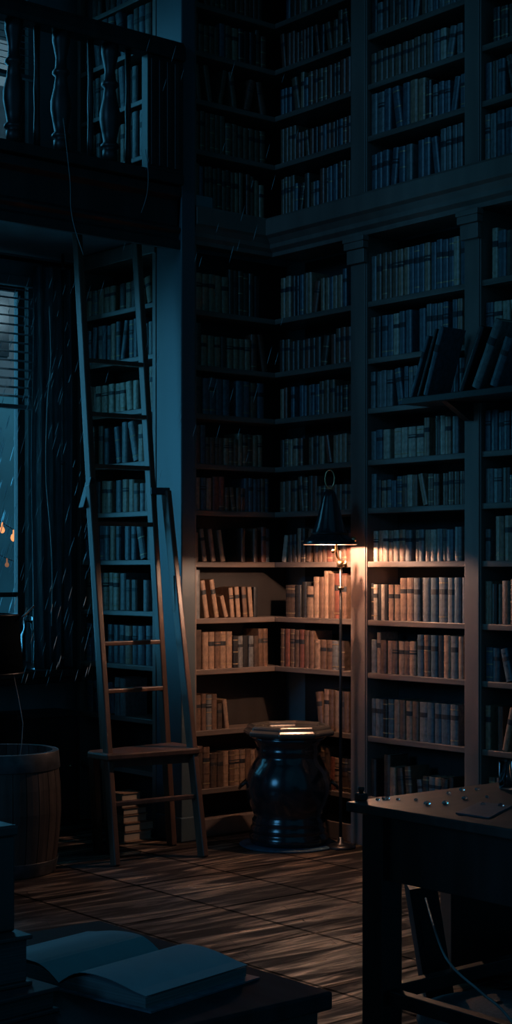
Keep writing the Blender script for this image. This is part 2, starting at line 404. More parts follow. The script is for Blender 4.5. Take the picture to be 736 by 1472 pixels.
# --- right wall, bay right of the lamp (s from the corner: .805 -> 1.545)
A0, A1 = .815, 1.540
def W2(px): return px/190.0
t_, b_, g_, k_, u_, c_, s_, r_ = 'tan', 'brown', 'grey', 'black', 'umber', 'cream', 'slate', 'russet'
rowsR = {
 4: [('gap', .02)]+[(.036, .17, c_, 0), (.040, .172, t_, 0), (.04, .172, c_, 0), (.038, .17, t_, 0), (.042, .172, c_, 0), (.046, .174, t_, 0), (.05, .17, g_, 0), ('gap', .02), (.028, .17, t_, 0), (.038, .172, g_, 0), (.042, .17, t_, 0), (.042, .17, c_, 0), (.042, .172, g_, 0), (.03, .172, u_, 0), (.05, .168, s_, 0), ('gap', .006), (.05, .18, g_, 0)],
 3: [(.022, .205, k_, 0), (.03, .2, c_, 0), (.022, .2, k_, 0), (.03, .2, c_, 0), (.026, .2, k_, 0), (.042, .198, t_, 0), (.044, .198, t_, 0), (.052, .236, t_, 0), (.052, .238, t_, 0), (.046, .236, g_, 0), (.018, .236, k_, 0), (.054, .238, g_, 0), (.056, .238, s_, 0), (.062, .24, g_, 0), (.05, .238, g_, 0), (.048, .24, s_, 0), (.032, .24, g_, 0)],
 2: [(.042, .186, g_, 0), (.03, .228, t_, 0), (.05, .185, b_, 0), (.04, .184, t_, 0), (.042, .184, b_, 0), (.046, .184, t_, 0), (.044, .184, b_, 0), (.05, .186, t_, 0), ('gap', .006), (.046, .225, s_, 0), (.048, .225, b_, 0), (.05, .225, s_, 0), (.042, .225, k_, 0), (.05, .228, t_, 0), (.05, .225, g_, 0), (.036, .225, t_, 0)],
 1: [(.03, .21, s_, 0), (.034, .21, g_, 0), (.03, .21, s_, 0), (.036, .21, k_, 0), (.044, .215, s_, 0), (.046, .215, t_, 0), (.044, .216, b_, 0), (.046, .215, t_, 0), (.05, .214, b_, 0), (.06, .215, g_, 0), (.05, .215, s_, 0), (.05, .215, s_, 0), (.066, .216, s_, 0), (.055, .216, g_, 0)],
 0: [(.04, .21, k_, 0), ('gap', .06), (.05, .245, u_, 0), (.046, .18, t_, 0), (.044, .18, u_, -6), (.046, .195, b_, -5), ('gap', .02), (.034, .13, g_, -7), (.044, .155, u_, 0), (.046, .155, g_, 0), (.044, .155, t_, 0), (.046, .155, u_, 0), (.03, .165, k_, 0)],
}
wR = {4: 'lit shelf level with the lampshade rim, right of lamp', 3: 'second lit shelf right of the lamp', 2: 'third lit shelf right of the lamp',
      1: 'fourth shelf down right of the lamp', 0: 'bottom shelf right of the lamp, above the desk',
      5: 'first shelf above the lampshade, right bay', 6: 'second shelf above the lampshade, right bay', 7: 'third shelf above the lampshade, right bay',
      8: 'fourth shelf above the lampshade, right bay', 9: 'shelf just under the cornice, right bay'}
for i in range(10):
    hm = (SH[i+1]-SH[i] if i < 9 else .34)-.04
    if i in rowsR: row('R', A0, A1, SH[i], hm, 'warm', wR[i], books=rowsR[i])
    else: row('R', A0, A1, SH[i], hm, 'cool', wR[i], wr=(.03, .052), hr=(.62, .93), lean=.06, gapp=.09)
# --- right wall, corner bay (s .06 -> .67)
wC = {0: None, 1: 'low shelf behind the lamp pole', 2: 'corner shelf behind the urn and pole', 3: 'corner shelf under the lamp',
      4: 'corner shelf behind the lampshade'}
rowsC = {
 3: [('gap', .05), (.09, .19, u_, 0), (.05, .19, k_, 0), (.04, .21, k_, 0), (.065, .185, t_, 0), (.045, .24, t_, 0), (.04, .24, b_, 0), (.035, .275, t_, 0), (.05, .26, b_, 0), (.05, .26, r_, 0), (.04, .25, b_, 0)],
 2: [(.042, .225, b_, 0), (.042, .225, r_, 0), (.042, .225, b_, 0), (.042, .222, b_, 0), (.042, .225, r_, 0), (.042, .222, b_, 0), (.042, .22, b_, 0), (.05, .17, t_, 0), (.05, .17, b_, 0), (.05, .17, b_, 0), (.05, .168, g_, 0), (.045, .168, u_, 0)],
 1: [('gap', .32), (.045, .22, b_, -8), (.04, .24, t_, 0), (.04, .24, b_, 0), (.04, .235, t_, 0), (.04, .235, u_, 0), (.04, .235, b_, 0)],
}
for i in range(10):
    hm = (SH[i+1]-SH[i] if i < 9 else .34)-.04
    if i in rowsC: row('R', .03, .668, SH[i], hm, 'warm', wC[i], books=rowsC[i])
    elif i == 4: row('R', .04, .668, SH[i], hm, 'warm', wC[i], wr=(.03, .05), hr=(.55, .8), lean=.2)
    else: row('R', .03, .668, SH[i], hm, 'dim', None, wr=(.028, .05), hr=(.6, .9))
# --- right wall, bays past the second upright
for bay in ((1.67, 2.45), (2.59, 3.35)):
    for i in range(10):
        hm = (SH[i+1]-SH[i] if i < 9 else .34)-.04
        row('R', bay[0], bay[1], SH[i], hm, 'cool', None, wr=(.03, .055), hr=(.6, .9), gapp=.1)
# --- right wall, upper tier
wU = {0: 'cornice ledge, upper tier right bay', 1: 'second shelf above the cornice, upper right bay', 2: 'third shelf above the cornice, upper right bay', 3: 'fourth shelf above the cornice, upper right bay'}
for i in range(5):
    hm = SU[i+1]-SU[i]-.04
    zz = SU[i] if i else 3.651
    row('R', .03, .668, zz, hm, 'dim', None, wr=(.028, .048), hr=(.62, .92), lean=.12)
    row('R', A0, A1, zz, hm, 'cool', wU.get(i), wr=(.036, .055), hr=(.68, .98), lean=.1, gapp=.06)
    row('R', 1.67, 2.45, zz, hm, 'cool', None, wr=(.034, .055), hr=(.66, .98), lean=.05)
    row('R', 2.59, 3.35, zz, hm, 'cool', None, wr=(.034, .055), hr=(.66, .98), lean=.05)
# --- back wall
rowsL = {
 4: [(.03, .17, b_, 0), (.034, .19, t_, -8), (.034, .19, t_, -9), (.034, .185, t_, -10), ('gap', .12), (.03, .2, u_, 0), ('gap', .06), (.03, .2, b_, 0), ('gap', .03), (.035, .21, r_, 0), (.03, .2, s_, 0)],
 3: [(.04, .28, g_, 0), (.034, .22, t_, -9), (.032, .225, t_, -10), (.028, .13, t_, -16), (.03, .175, t_, -5), (.032, .18, t_, -5), (.032, .18, b_, -5), (.03, .178, t_, -5), (.03, .178, k_, 0)],
 2: [(.05, .23, u_, 0), (.044, .215, t_, 0), (.044, .215, t_, 0), (.044, .213, b_, 0), (.044, .215, t_, 0), (.044, .214, t_, 0), ('gap', .004), (.036, .185, k_, 0), (.036, .185, g_, 0), (.04, .185, k_, 0), (.036, .185, g_, 0), (.036, .184, u_, 0), (.036, .225, b_, 0), (.036, .225, b_, 0)],
 1: [(.045, .205, b_, 0), (.035, .21, b_, 0), (.04, .205, g_, 0), (.04, .205, b_, 0), (.035, .15, u_, 0), (.03, .17, t_, -7)],
 0: [(.06, .25, u_, 0), (.05, .24, b_, 0), (.05, .2, u_, 0), (.045, .2, u_, 0), (.04, .205, t_, 0), (.04, .205, b_, 0), (.04, .205, t_, 0), (.04, .205, t_, 0), (.04, .205, b_, 0), (.036, .2, t_, 0), (.036, .2, b_, 0)],
}
wL = {0: 'bottom shelf left of the urn', 1: 'low shelf up left of the urn', 2: 'second lit shelf right of the column', 3: 'lit shelf right of the column', 4: 'shelf right of the column, level with lampshade'}
for i in range(10):
    hm = (SH[i+1]-SH[i] if i < 9 else .34)-.04
    if i in rowsL: row('L', .008, .585, SH[i], hm, 'warm', wL[i], books=rowsL[i])
    else: row('L', .008, .57, SH[i], hm, 'dim', None, wr=(.03, .05), hr=(.6, .92), lean=.05)
for i in range(5):
    hm = SU[i+1]-SU[i]-.04
    zz = SU[i] if i else 3.651
    row('L', .01, .56, zz, hm, 'dim', None, wr=(.028, .046), hr=(.7, .95), lean=.75 if i == 2 else .03, gapp=.05)
# --- alcove bookcase
wA = ['bottom alcove shelf', 'second lowest alcove shelf', 'third lowest alcove shelf', 'fourth lowest alcove shelf', 'fifth lowest alcove shelf', 'sixth lowest alcove shelf',
      'fourth alcove shelf from the top', 'third alcove shelf from the top', 'second alcove shelf from the top', 'top alcove shelf']
for i in range(10):
    hm = (SA[i+1]-SA[i] if i < 9 else .27)-.04
    vis = i >= 2
    if vis: row('A', .03, .76, SA[i], hm, 'cool', wA[i]+' behind the ladder', wr=(.046, .064), hr=(.64, .92), lean=.12 if i > 5 else .02, gapp=.06, d=.18)
    elif i == 1: row('A', .03, .5, SA[i], hm, 'cool', None, wr=(.04, .06), d=.18)
for i in range(4):
    row('A', .03, .76, SAU[i], .29 if i else .3, 'cool', ('gallery shelf seen between the balusters, %s up' % ORD[i]) if i in (0, 1) else None, wr=(.05, .066), hr=(.75, .96), lean=.35, d=.18)
CAND.sort(key=lambda c: -c[0])
for k, (ar, m, M, key, lab, grp) in enumerate(CAND):
    if k < 284:
        tag(m.build('book', [LEATH[key], PAGE, GILT, BLK], matrix=M), lab, 'book', grp); NIND[0] += 1
    else: to_stuff(m, M, key)
STUFF.build('books', STUFF_M, origin=(6.2, 6, 0), kind='stuff', label='dim rows of old books filling the remaining dark shelves', cat='books')
print('BOOKS individual', NIND[0], 'all', COUNT[0])

# bracket ledge jutting from the right bays with leaning books
def ledge():
    y0, y1, z = 5.82, 5.02, 2.455
    L = thing('wall_ledge', (XR-.1, (y0+y1)/2, z-.05), 'dark narrow ledge jutting from the right bookcase, under leaning books', 'shelf')
    MB().box(XR-.26, XR-.013, y1, y0, z-.035, z).build('board', DARK, L, bevel=.004)
    for y in (5.56, 5.08):
        MB().prism([(0, 0), (-.2, 0), (-.03, -.09), (0, -.09)], (XR-.013, y-.02, z-.035), (1, 0, 0), (0, 0, 1), (0, .04, 0)).build('bracket', DARK, L)
    for i, (s, w, h, key, a, lab) in enumerate([(.02, .02, .33, s_, 22, 'slim slate book leaning farthest left on the jutting ledge'), (.075, .016, .36, k_, 21, 'thin black book leaning second from left on the jutting ledge'),
                          (.12, .03, .36, s_, 19, 'slate book leaning third from left on the jutting ledge'), (.37, .03, .34, k_, 25, 'black book leaning fourth from left on the jutting ledge'),
                          (.46, .052, .36, g_, 26, 'thick grey ribbed book leaning near right end of jutting ledge'), (.58, .05, .25, s_, 24, 'short slate book leaning at right end of jutting ledge')]):
        a = R(a); m = book_mesh(w, h, .17, 4, True)
        M = Matrix.Translation((XR-.235, y0-.01-s, z+.0005+w*math.sin(a))) @ Matrix.Rotation(-PI/2, 4, 'Z') @ Matrix.Rotation(a, 4, 'Y')
        tag(m.build('book', [LEATH[key], PAGE, GILT, BLK], matrix=M), lab, 'book', 'leaning books on the jutting ledge')
ledge()

# ------------------------------------------------------------------ gallery railing
rl = thing('balcony_railing', (4.6, 7.14, 3.74), 'dark turned-baluster railing along the gallery edge', 'railing')
hr = MB(); hp = [(-.05, 0), (.05, 0), (.055, .03), (.05, .075), (.03, .11), (-.03, .11), (-.05, .075), (-.055, .03)]
hr.prism(hp, (1.5, 7.13, 4.44), (0, 1, 0), (0, 0, 1), (XA-1.5, 0, 0)); hr.build('handrail', DARK, rl, bevel=.004)
MB().box(1.5, XA, 7.095, 7.165, 3.74, 3.80).build('bottom_rail', DARK, rl, bevel=.005)
bp = [(.036, 0), (.036, .06), (.03, .065), (.045, .075), (.045, .09), (.032, .105), (.04, .16), (.05, .22), (.05, .27), (.036, .34), (.028, .40), (.042, .415), (.042, .43), (.03, .445), (.026, .50), (.036, .56), (.042, .59), (.042, .64)]
for u in (-60, 20, 88, 158):
    p = on_y(u, 7.13); MB().lathe((p.x, 7.13, 3.80), [(r*1.15, z) for r, z in bp], 20).build('baluster', DARK, rl)
for u in (-20, 53, 130, 184):
    p = on_y(u, 7.13); MB().lathe((p.x, 7.13, 3.80), [(.018, 0), (.018, .1), (.015, .2), (.018, .3), (.014, .4), (.018, .64)], 12).build('spindle', DARK, rl)
a, b = on_y(208, 7.13).x, XA-.001
nw = MB().box(a, b, 7.10, 7.16, 3.80, 4.44)
for i in range(4): x = a+.02+i*(b-a-.03)/4; nw.box(x, x+.03, 7.092, 7.10, 3.82, 4.42)
nw.build('end_panel', DARK, rl, bevel=.004)
gx0, gx1 = on_y(97, 7.62).x, on_y(140, 7.62).x
gc = thing('chest', ((gx0+gx1)/2, 7.74, 3.721), 'dark chest on the gallery floor behind the balusters', 'chest')
MB().box(gx0, gx1, 7.62, 7.86, 3.7205, 3.93).build('body', DARK, gc, bevel=.004)
lm = MB(); lm.prism([(-.13, 0), (.13, 0), (.13, .02), (.09, .055), (0, .07), (-.09, .055), (-.13, .02)], (gx0-.01, 7.74, 3.931), (0, 1, 0), (0, 0, 1), (gx1-gx0+.02, 0, 0)); lm.build('lid', DARK, gc, bevel=.003)
MB().box((gx0+gx1)/2-.02, (gx0+gx1)/2+.02, 7.61, 7.62, 3.87, 3.93).build('latch', IRON, gc)
def cable(name, pts, r, label, cat='cable', m=CORD):
    P = [Vector(p) for p in pts]; out = []
    for i in range(len(P)-1):
        p0, p1, p2, p3 = P[max(i-1, 0)], P[i], P[i+1], P[min(i+2, len(P)-1)]
        for k in range(8):
            t = k/8; out.append(.5*((2*p1)+(p2-p0)*t+(2*p0-5*p1+4*p2-p3)*t*t+(3*p1-p0-3*p2+p3)*t**3))
    out.append(P[-1])
    return MB().tube(out, r, 6).build(name, m, label=label, cat=cat)
CB = mat('grey_cable', (.2, .22, .22), .5)
cable('cable', [at(91, 170, 8.13), at(97, 225, 8.09), at(101, 265, 8.07), at(102, 300, 8.10), at(108, 330, 8.12), at(120, 366, 8.2)], .0022, 'thin grey wire trailing from the baluster down over the gallery beam', m=CB)
cable('cable', [at(209, 215, 8.72), at(213, 250, 8.68), at(211, 280, 8.68), at(203, 306, 8.70)], .0022, 'short thin grey wire hanging on the gallery beam beside the column', m=CB)

# ------------------------------------------------------------------ window dressing
def blind(zt, zb, n, x0, x1, label, grp):
    b = thing('venetian_blind', ((x0+x1)/2, 8.30, zt), label, 'blind')
    MB().box(x0, x1, 8.27, 8.33, zt-.035, zt+.02).build('headrail', SLAT, b, bevel=.003)
    st = (zt-.05-zb)/n
    for i in range(n):
        z = zt-.06-i*st
        MB().prism([(-.024, -.008), (0, .004), (.024, .010), (.024, .0125), (0, .0065), (-.024, -.0055)], (x0, 8.30, z), (0, 1, 0), (0, 0, 1), (x1-x0, 0, 0)).build('slat', SLAT, b)
    MB().box(x0, x1, 8.28, 8.32, zb-.03, zb-.005).build('bottom_rail', SLAT, b, bevel=.003)
    for x in (x0+.15, (x0+x1)/2, x1-.12): MB().tube([(x, 8.30, zt), (x, 8.30, zb-.01)], .0025, 6).build('ladder_cord', CORD, b)
    return b
blind(3.33, 2.57, 13, 3.85, 5.17, 'half-lowered venetian blind on the lower alcove window', 0)
blind(5.22, 4.60, 14, 3.85, 5.13, 'half-lowered venetian blind on the gallery window', 0)
cb = at(75, 520, 9.53)
cable('blind_cord', [at(71, 440, 9.42), at(73, 520, 9.42), at(68, 580, 9.42), at(66, 680, 9.42), at(72, 760, 9.42), at(75, 820, 9.42), at(74, 900, 9.42)], .003, 'pale pull cord hanging in front of the dark curtain', 'cord')
# curtain on a rod
def curtain(x0, x1, z0, z1, y, amp, nf, name, label):
    c = MB(); n = 96; rows = 10; vs = []
    for j in range(rows+1):
        z = z0+(z1-z0)*j/rows
        for i in range(n+1):
            f = i/n; ph = f*nf*2*PI+.5*math.sin(3*f+j*.15)
            vs.append((x0+(x1-x0)*f+.006*math.sin(j*.9+f*9), y+amp*math.sin(ph)*(1-.25*j/rows)+.006*math.sin(2.3*ph+j*.3), z))
    k = len(vs); vs += [(v[0], v[1]+.004, v[2]) for v in vs]
    fs = []
    for j in range(rows):
        for i in range(n):
            p = j*(n+1)+i; fs.append((p, p+1, p+n+2, p+n+1)); fs.append((k+p+n+1, k+p+n+2, k+p+1, k+p))
    for i in range(n):
        fs.append((i, k+i, k+i+1, i+1)); p = rows*(n+1)+i; fs.append((p, p+1, k+p+1, k+p))
    for j in range(rows):
        p = j*(n+1); q = (j+1)*(n+1); fs.append((p, q, k+q, k+p)); p += n; q += n; fs.append((p, k+p, k+q, q))
    c.add(vs, fs, 0, True)
    return c.build(name, CURT, label=label, cat='curtain')
curtain(5.07, 5.345, .95, 3.42, 8.235, .028, 4, 'curtain', 'dark cloth curtain hanging in folds between the window and alcove bookcase')
cr = thing('curtain_rod', (4.5, 8.235, 3.44), 'dark curtain rod above the alcove window blind', 'rod')
MB().tube([(3.6, 8.235, 3.445), (5.36, 8.235, 3.445)], .012, 12).build('rod', IRON, cr)
for x in (3.7, 5.2): MB().tube([(x, 8.235, 3.445), (x, 8.36, 3.445)], .008, 8).build('bracket', IRON, cr)
# upright pipe in front of the curtain
pp = on_y(90, 8.165)
pipe = thing('pipe', (pp.x, 8.165, .945), 'slim pale vertical pipe standing on the window sill before the curtain', 'pipe')
MB().tube([(pp.x, 8.165, .946), (pp.x, 8.165, 3.5)], .009, 10).build('tube', HOOP, pipe)
for z in (1.0, 2.2, 3.4): MB().lathe((pp.x, 8.165, z), [(.013, 0), (.015, .01), (.013, .02)], 12).build('collar', HOOP, pipe)
# glass jars on the sill
def jar(u, h, r, label):
    p = on_y(u, 8.15); j = thing('glass_jar', (p.x, 8.15, .946), label, 'jar')
    m = MB(); t = .004
    m.lathe((p.x, 8.15, .946), [(r*.9, 0), (r, .012), (r, h*.72), (r*.62, h*.84), (r*.62, h*.95), (r*.68, h), (r*.62, h), (r*.62-t, h*.93), (r*.62-t, h*.85), (r-t, h*.71), (r-t, .016), (r*.8, .01)], 24)
    m.build('body', GLASS, j)
    MB().lathe((p.x, 8.15, .946+h), [(r*.3, 0), (r*.62, .002), (r*.66, .02), (r*.25, .03), (r*.2, .045)], 20).build('stopper', GLASS, j)
jar(40, .30, .045, 'clear glass stoppered jar on window sill beside the dark lampshade')
jar(16, .22, .05, 'shorter glass jar on window sill behind the dark lampshade')
# low cupboard under the window
cbx = thing('low_cupboard', (5.06, 8.2, 0), 'low dark cupboard in the alcove corner under the window sill', 'cupboard')
MB().box(4.86, 5.27, 8.06, 8.33, 0, .66).build('body', DARK, cbx, bevel=.004)
MB().box(4.84, 5.29, 8.04, 8.33, .66, .69).build('top', DARK, cbx, bevel=.005)
dr = MB().box(4.88, 5.25, 8.045, 8.06, .05, .62).build('door', DARK, cbx, bevel=.003)
MB().lathe((5.21, 8.04, .36), [(.006, -.01), (.013, -.004), (.013, .004), (.006, .01)], 12).build('knob', BRASS, dr)

# ------------------------------------------------------------------ outside
bd = thing('apartment_building', (9, 24, 0), 'dim pale building across the street seen through the windows', 'building')
bw = mat('facade', (.30, .33, .34), .8, var=.25, scale=(.6, .6, .6))
wall = MB().box(5, 26, 22, 30, 4.4, 13).build('facade', bw, bd)
dimw = mat('dark_window', (.03, .05, .06), .2, var=.2); litw = glow('lit_window', (1, .42, .18), 1.1)
for r_i in range(4):
    for c_i in range(14):
        x = 9.6+c_i*.62; z = 5.0+r_i*1.7
        lit = False
        MB().box(x, x+.36, 21.96, 22.03, z, z+.95).build('window', litw if lit else dimw, bd, label='lit orange window' if lit else None)
q = on_y(36, 21.95, 100)
MB().box(q.x-.2, q.x+.16, 21.93, 22.03, q.z-.13, q.z+.12).build('window', litw, bd, label='lit orange window')
MB().box(4.7, 26, 21.7, 30, 12.8, 13.1).build('roof', DARK, bd)
MB().box(5, 26, 21.98, 24, -3, 4.4).build('murk_wall', mat('murk_wall', (.12, .36, .42), .7, var=.3, scale=(.8, .8, .8)), bd)  # teal outdoor murk put into the colour of this plain wall
for pos, en in (((13.5, 18.5, 9), 300), ((13, 18.5, 1.5), 6), ((14.5, 19, 6.2), 40)):  # added unseen lamps that brighten the facade; no fixtures here
    pl_ = bpy.data.lights.new('facade_fill', 'POINT'); pl_.energy = en; pl_.color = (.62, .85, 1); pl_.shadow_soft_size = .3
    po = bpy.data.objects.new('facade_fill', pl_); COL.objects.link(po); po.location = pos
struct('ground', MB().box(-6, 30, 8.9, 40, -3.1, -3.0), mat('wet_street', (.04, .05, .055), .25))
sg = thing('string_lights', (6.3, 10.6, 1.2), 'string of small orange bulbs hanging outside beyond the lower window', 'lights')
bulb_m = glow('orange_bulb', (1, .30, .10), 1.6)
pts = []
for i, (u, v, rr) in enumerate([(-25, 745, .02), (3, 762, .022), (20, 773, .027), (38, 767, .018), (60, 745, .03)]):
    p = at(u, v, 12.2); pts.append(p+Vector((0, 0, .06)))
    MB().lathe(p, [(rr*.3, -rr*1.1), (rr*.8, -rr*.7), (rr, 0), (rr*.8, rr*.7), (rr*.35, rr*1.2), (rr*.3, .062)], 14).build('bulb', bulb_m, sg)
MB().tube(pts, .004, 6).build('wire', IRON, sg)
sg2 = thing('string_lights', (6.3, 10.6, 1.0), 'fainter lower string of orange bulbs outside the lower window', 'lights')
bulb_d = glow('dull_bulb', (1, .33, .14), .28)
pts = []
for i, (u, v, rr) in enumerate([(-15, 800, .03), (10, 812, .017), (23, 817, .014), (34, 813, .014), (60, 800, .03)]):
    p = at(u, v, 12.3); pts.append(p+Vector((0, 0, .05)))
    MB().lathe(p, [(rr*.3, -rr*1.1), (rr*.8, -rr*.7), (rr, 0), (rr*.8, rr*.7), (rr*.35, rr*1.2), (rr*.3, .052)], 14).build('bulb', bulb_d, sg2)
MB().tube(pts, .004, 6).build('wire', IRON, sg2)
# rain
rain = MB(); rn = random.Random(5)
RM = mat('rain_water', (.45, .55, .58), .2, var=.1)
def drop(p, L, r, dx=.22):
    d = Vector((.1, .05, 1)).normalized() + RT*dx; d.normalize()
    rain.tube([p-d*L/2, p-d*L*.15, p+d*L*.25, p+d*L/2], [r*.3, r, r*.8, r*.15], 5)
for i in range(150):
    u = rn.uniform(-5, 130); v = rn.uniform(400, 985); t = rn.uniform(8.6, 9.3)
    drop(at(u, v, t), rn.uniform(.04, .11), rn.uniform(.0012, .0024))
for i in range(90):
    u = rn.uniform(-5, 50); v = rn.uniform(560, 960); t = rn.uniform(9.9, 11.5)
    drop(at(u, v, t), rn.uniform(.06, .16), rn.uniform(.002, .005))
for i in range(45):
    u = rn.uniform(125, 430); v = rn.uniform(60, 720); t = rn.uniform(8.2, 8.7)
    drop(at(u, v, t), rn.uniform(.05, .11), rn.uniform(.0008, .0014))
rain.build('rain', RM, kind='stuff', label='fine slanting rain drops falling around the alcove window', cat='rain')

# ------------------------------------------------------------------ ladder
ld = thing('library_ladder', (4.95, 6.95, 0), 'tall wooden folding library ladder with a seat step, standing in alcove opening', 'ladder')
fl, frr = on_z(160, 1228), on_z(247, 1215)
tl = Vector((4.814, 7.36, 3.46)); tr = Vector((5.19, 7.32, 3.46))
tl.z = tr.z = 3.46
MB().bar(fl, tl, .036, .055, up=(0, 1, 0)).build('rail', LADR, ld, bevel=.006)
MB().bar(frr, tr, .036, .055, up=(0, 1, 0)).build('rail', LADR, ld, bevel=.006)
def onrail(f, t, z): return f+(t-f)*(z/3.46)
for z in (.885, 1.146, 1.81, 2.13, 2.42, 2.72):
    MB().bar(onrail(fl, tl, z), onrail(frr, tr, z), .05, .024, up=(0, 0, 1)).build('rung', LADR, ld, bevel=.005)
hl, hrr = Vector((4.785, 7.19, 2.02)), Vector((5.285, 7.16, 2.0))
gl, gr = on_z(166, 1245), on_z(292, 1232)
MB().bar(gl, hl, .034, .05).build('front_leg', LADR, ld, bevel=.006)
MB().bar(gr, hrr, .034, .06).build('front_leg', LADR, ld, bevel=.006)
MB().bar(hl+Vector((-.03, .02, -.13)), hl+Vector((.03, .03, .04)), .03, .05).build('hinge', IRON, ld, bevel=.004)
MB().bar(onrail(frr, tr, 2.0)+Vector((-.02, -.02, 0)), hrr+Vector((.02, 0, 0)), .05, .04, up=(0, 0, 1)).build('hinge', IRON, ld, bevel=.004)
pa = onrail(frr, tr, 1.5)
MB().bar(Vector((5.262, 7.035, 1.52)), Vector((5.255, 7.0, 1.24)), .05, .02).build('plate', LEATH['brown'], ld, bevel=.003)
st = MB(); sc = [(4.655, 6.83), (5.225, 6.77), (5.285, 6.82), (5.29, 7.10), (4.69, 7.06), (4.645, 7.0)]
st.prism(sc, (0, 0, .545), (1, 0, 0), (0, 1, 0), (0, 0, .035)); st.build('seat', LADR, ld, bevel=.008)
bl = on_z(141, 1225)
MB().bar(Vector((4.70, 7.02, .545)), bl, .04, .05).build('rear_leg', LADR, ld, bevel=.005)
MB().bar(gl+(hl-gl)*.155, gr+(hrr-gr)*.16, .03, .026, up=(0, 0, 1)).build('stretcher', LADR, ld, bevel=.005)
MB().bar(gl+(hl-gl)*.27+Vector((0, .02, -.02)), gr+(hrr-gr)*.27+Vector((0, .02, -.02)), .02, .05, up=(0, 0, 1)).build('apron', LADR, ld, bevel=.004)
# stack of books on the floor behind the ladder
sp = on_z(185, 1203); zz = 0
for i, (wx, wy, h, k, dx, lab) in enumerate([(.20, .15, .055, t_, 0, 'bottom'), (.21, .15, .05, b_, .01, 'second lowest'), (.17, .13, .045, t_, -.01, 'third lowest'), (.17, .13, .04, u_, -.012, 'third from top'), (.12, .11, .035, b_, -.04, 'second from top'), (.14, .12, .05, t_, -.035, 'topmost')]):
    m = MB(); x, y = sp.x-.03+dx, sp.y-.06; c = .005
    m.box(x-wx/2, x+wx/2, y-wy/2, y+wy/2, zz+.0005, zz+c); m.box(x-wx/2, x+wx/2, y-wy/2, y+wy/2, zz+h-c, zz+h)
    m.box(x-wx/2, x-wx/2+.005, y-wy/2, y+wy/2, zz+c, zz+h-c); m.box(x-wx/2+.005, x+wx/2-.006, y-wy/2+.006, y+wy/2-.006, zz+c, zz+h-c, 1)
    m.build('book', [LEATH[k], PAGE], label='%s lying %s in floor stack behind the ladder' % (k+' book', lab), cat='book', group='books stacked on the floor'); zz += h

# ------------------------------------------------------------------ barrel
bc = on_z(4, 1252); bc.z = 0
br = thing('barrel', bc, 'dark open wooden barrel with broad metal hoops, left of the ladder', 'barrel')
bprof = [(.262, .0), (.275, .06), (.292, .2), (.300, .32), (.296, .44), (.285, .56), (.280, .625), (.255, .625), (.258, .55), (.25, .40), (.25, .38)]
m = MB()
n = 26
for k in range(n):                                             # bulging staves, slightly separated
    a0, a1 = 2*PI*(k+.03)/n, 2*PI*(k+.97)/n
    vs = []; inner = []
    for r, z in bprof[:7]:
        for a in (a0, (a0+a1)/2, a1): vs.append(bc+Vector((r*math.cos(a), r*math.sin(a), z)))
        for a in (a0, (a0+a1)/2, a1): inner.append(bc+Vector(((r-.025)*math.cos(a), (r-.025)*math.sin(a), z)))
    o = len(vs); vs += inner; fs = []
    for i in range(6):
        for j in range(2):
            p = i*3+j; fs += [(p, p+1, p+4, p+3), (o+p+3, o+p+4, o+p+1, o+p)]
        p = i*3; fs += [(p, p+3, o+p+3, o+p), (p+2, o+p+2, o+p+5, p+5)]
    fs += [(0, o, o+1, 1), (1, o+1, o+2, 2), (18, 19, o+19, o+18), (19, 20, o+20, o+19)]
    m.add(vs, fs)
m.build('staves', STAV, br)
def hoop(z0, r0, z1, r1):
    MB().lathe(bc, [(r0, z0), (r0+.006, z0), (r1+.006, z1), (r1, z1), (r0, z0)], 48, cap=False).build('hoop', HOOP, br, bevel=.002)
hoop(.535, .289, .625, .281); hoop(.005, .264, .075, .280)
MB().lathe(bc, [(.249, .42), (.25, .43), (.1, .435)], 40).build('inner_lid', STAV, br)
# unlit floor lamp at the left edge
lc = at(-34, 820, 7.95); lc.z = 0
fp = thing('floor_lamp', lc, 'unlit floor lamp with black drum shade at the left edge above the barrel', 'lamp')
z0 = 1.55-147*7.95/F; z1 = 1.55-64*7.95/F
sh = MB(); sh.lathe(lc, [(.236, z0), (.239, z0), (.212, z1), (.209, z1), (.236, z0)], 48, cap=False); sh.build('shade', mat('dull_black_cloth', (.004, .006, .008), 1, spec=0, scale=(60, 60, 60)), fp)
for z, r in ((z0, .238), (z1, .211)):
    MB().lathe(lc, [(r-.003, z-.006), (r+.003, z-.004), (r+.003, z+.004), (r-.003, z+.006), (r-.003, z-.006)], 48, cap=False).build('shade_ring', IRON, fp)
m = MB()
for k in range(3): m.tube([lc+Vector((0, 0, z1-.02)), lc+Vector((.209*math.cos(k*2.1+.4), .209*math.sin(k*2.1+.4), z1-.005))], .003, 6)
m.build('spider', IRON, fp)
MB().lathe(lc, [(.014, .03), (.012, .5), (.012, z1-.02), (.006, z1+.02)], 14).build('pole', IRON, fp)
MB().lathe(lc, [(.14, 0), (.14, .012), (.05, .03), (.014, .045)], 32).build('base', IRON, fp)
q = at(19, 965, 7.9)
MB().tube([at(16, 940, 7.93), at(19, 968, 7.93), at(27, 1005, 7.93), at(33, 1040, 7.93), at(31, 1070, 7.93), at(27, 1100, 7.90)], .0022, 6).build('pull_cord', CB, fp)
m = MB(); p1 = at(27, 892, 7.9); m.tube([p1, at(38, 882, 8.0), at(49, 871, 8.05)], .005, 6); m.build('handle', IRON, fp)

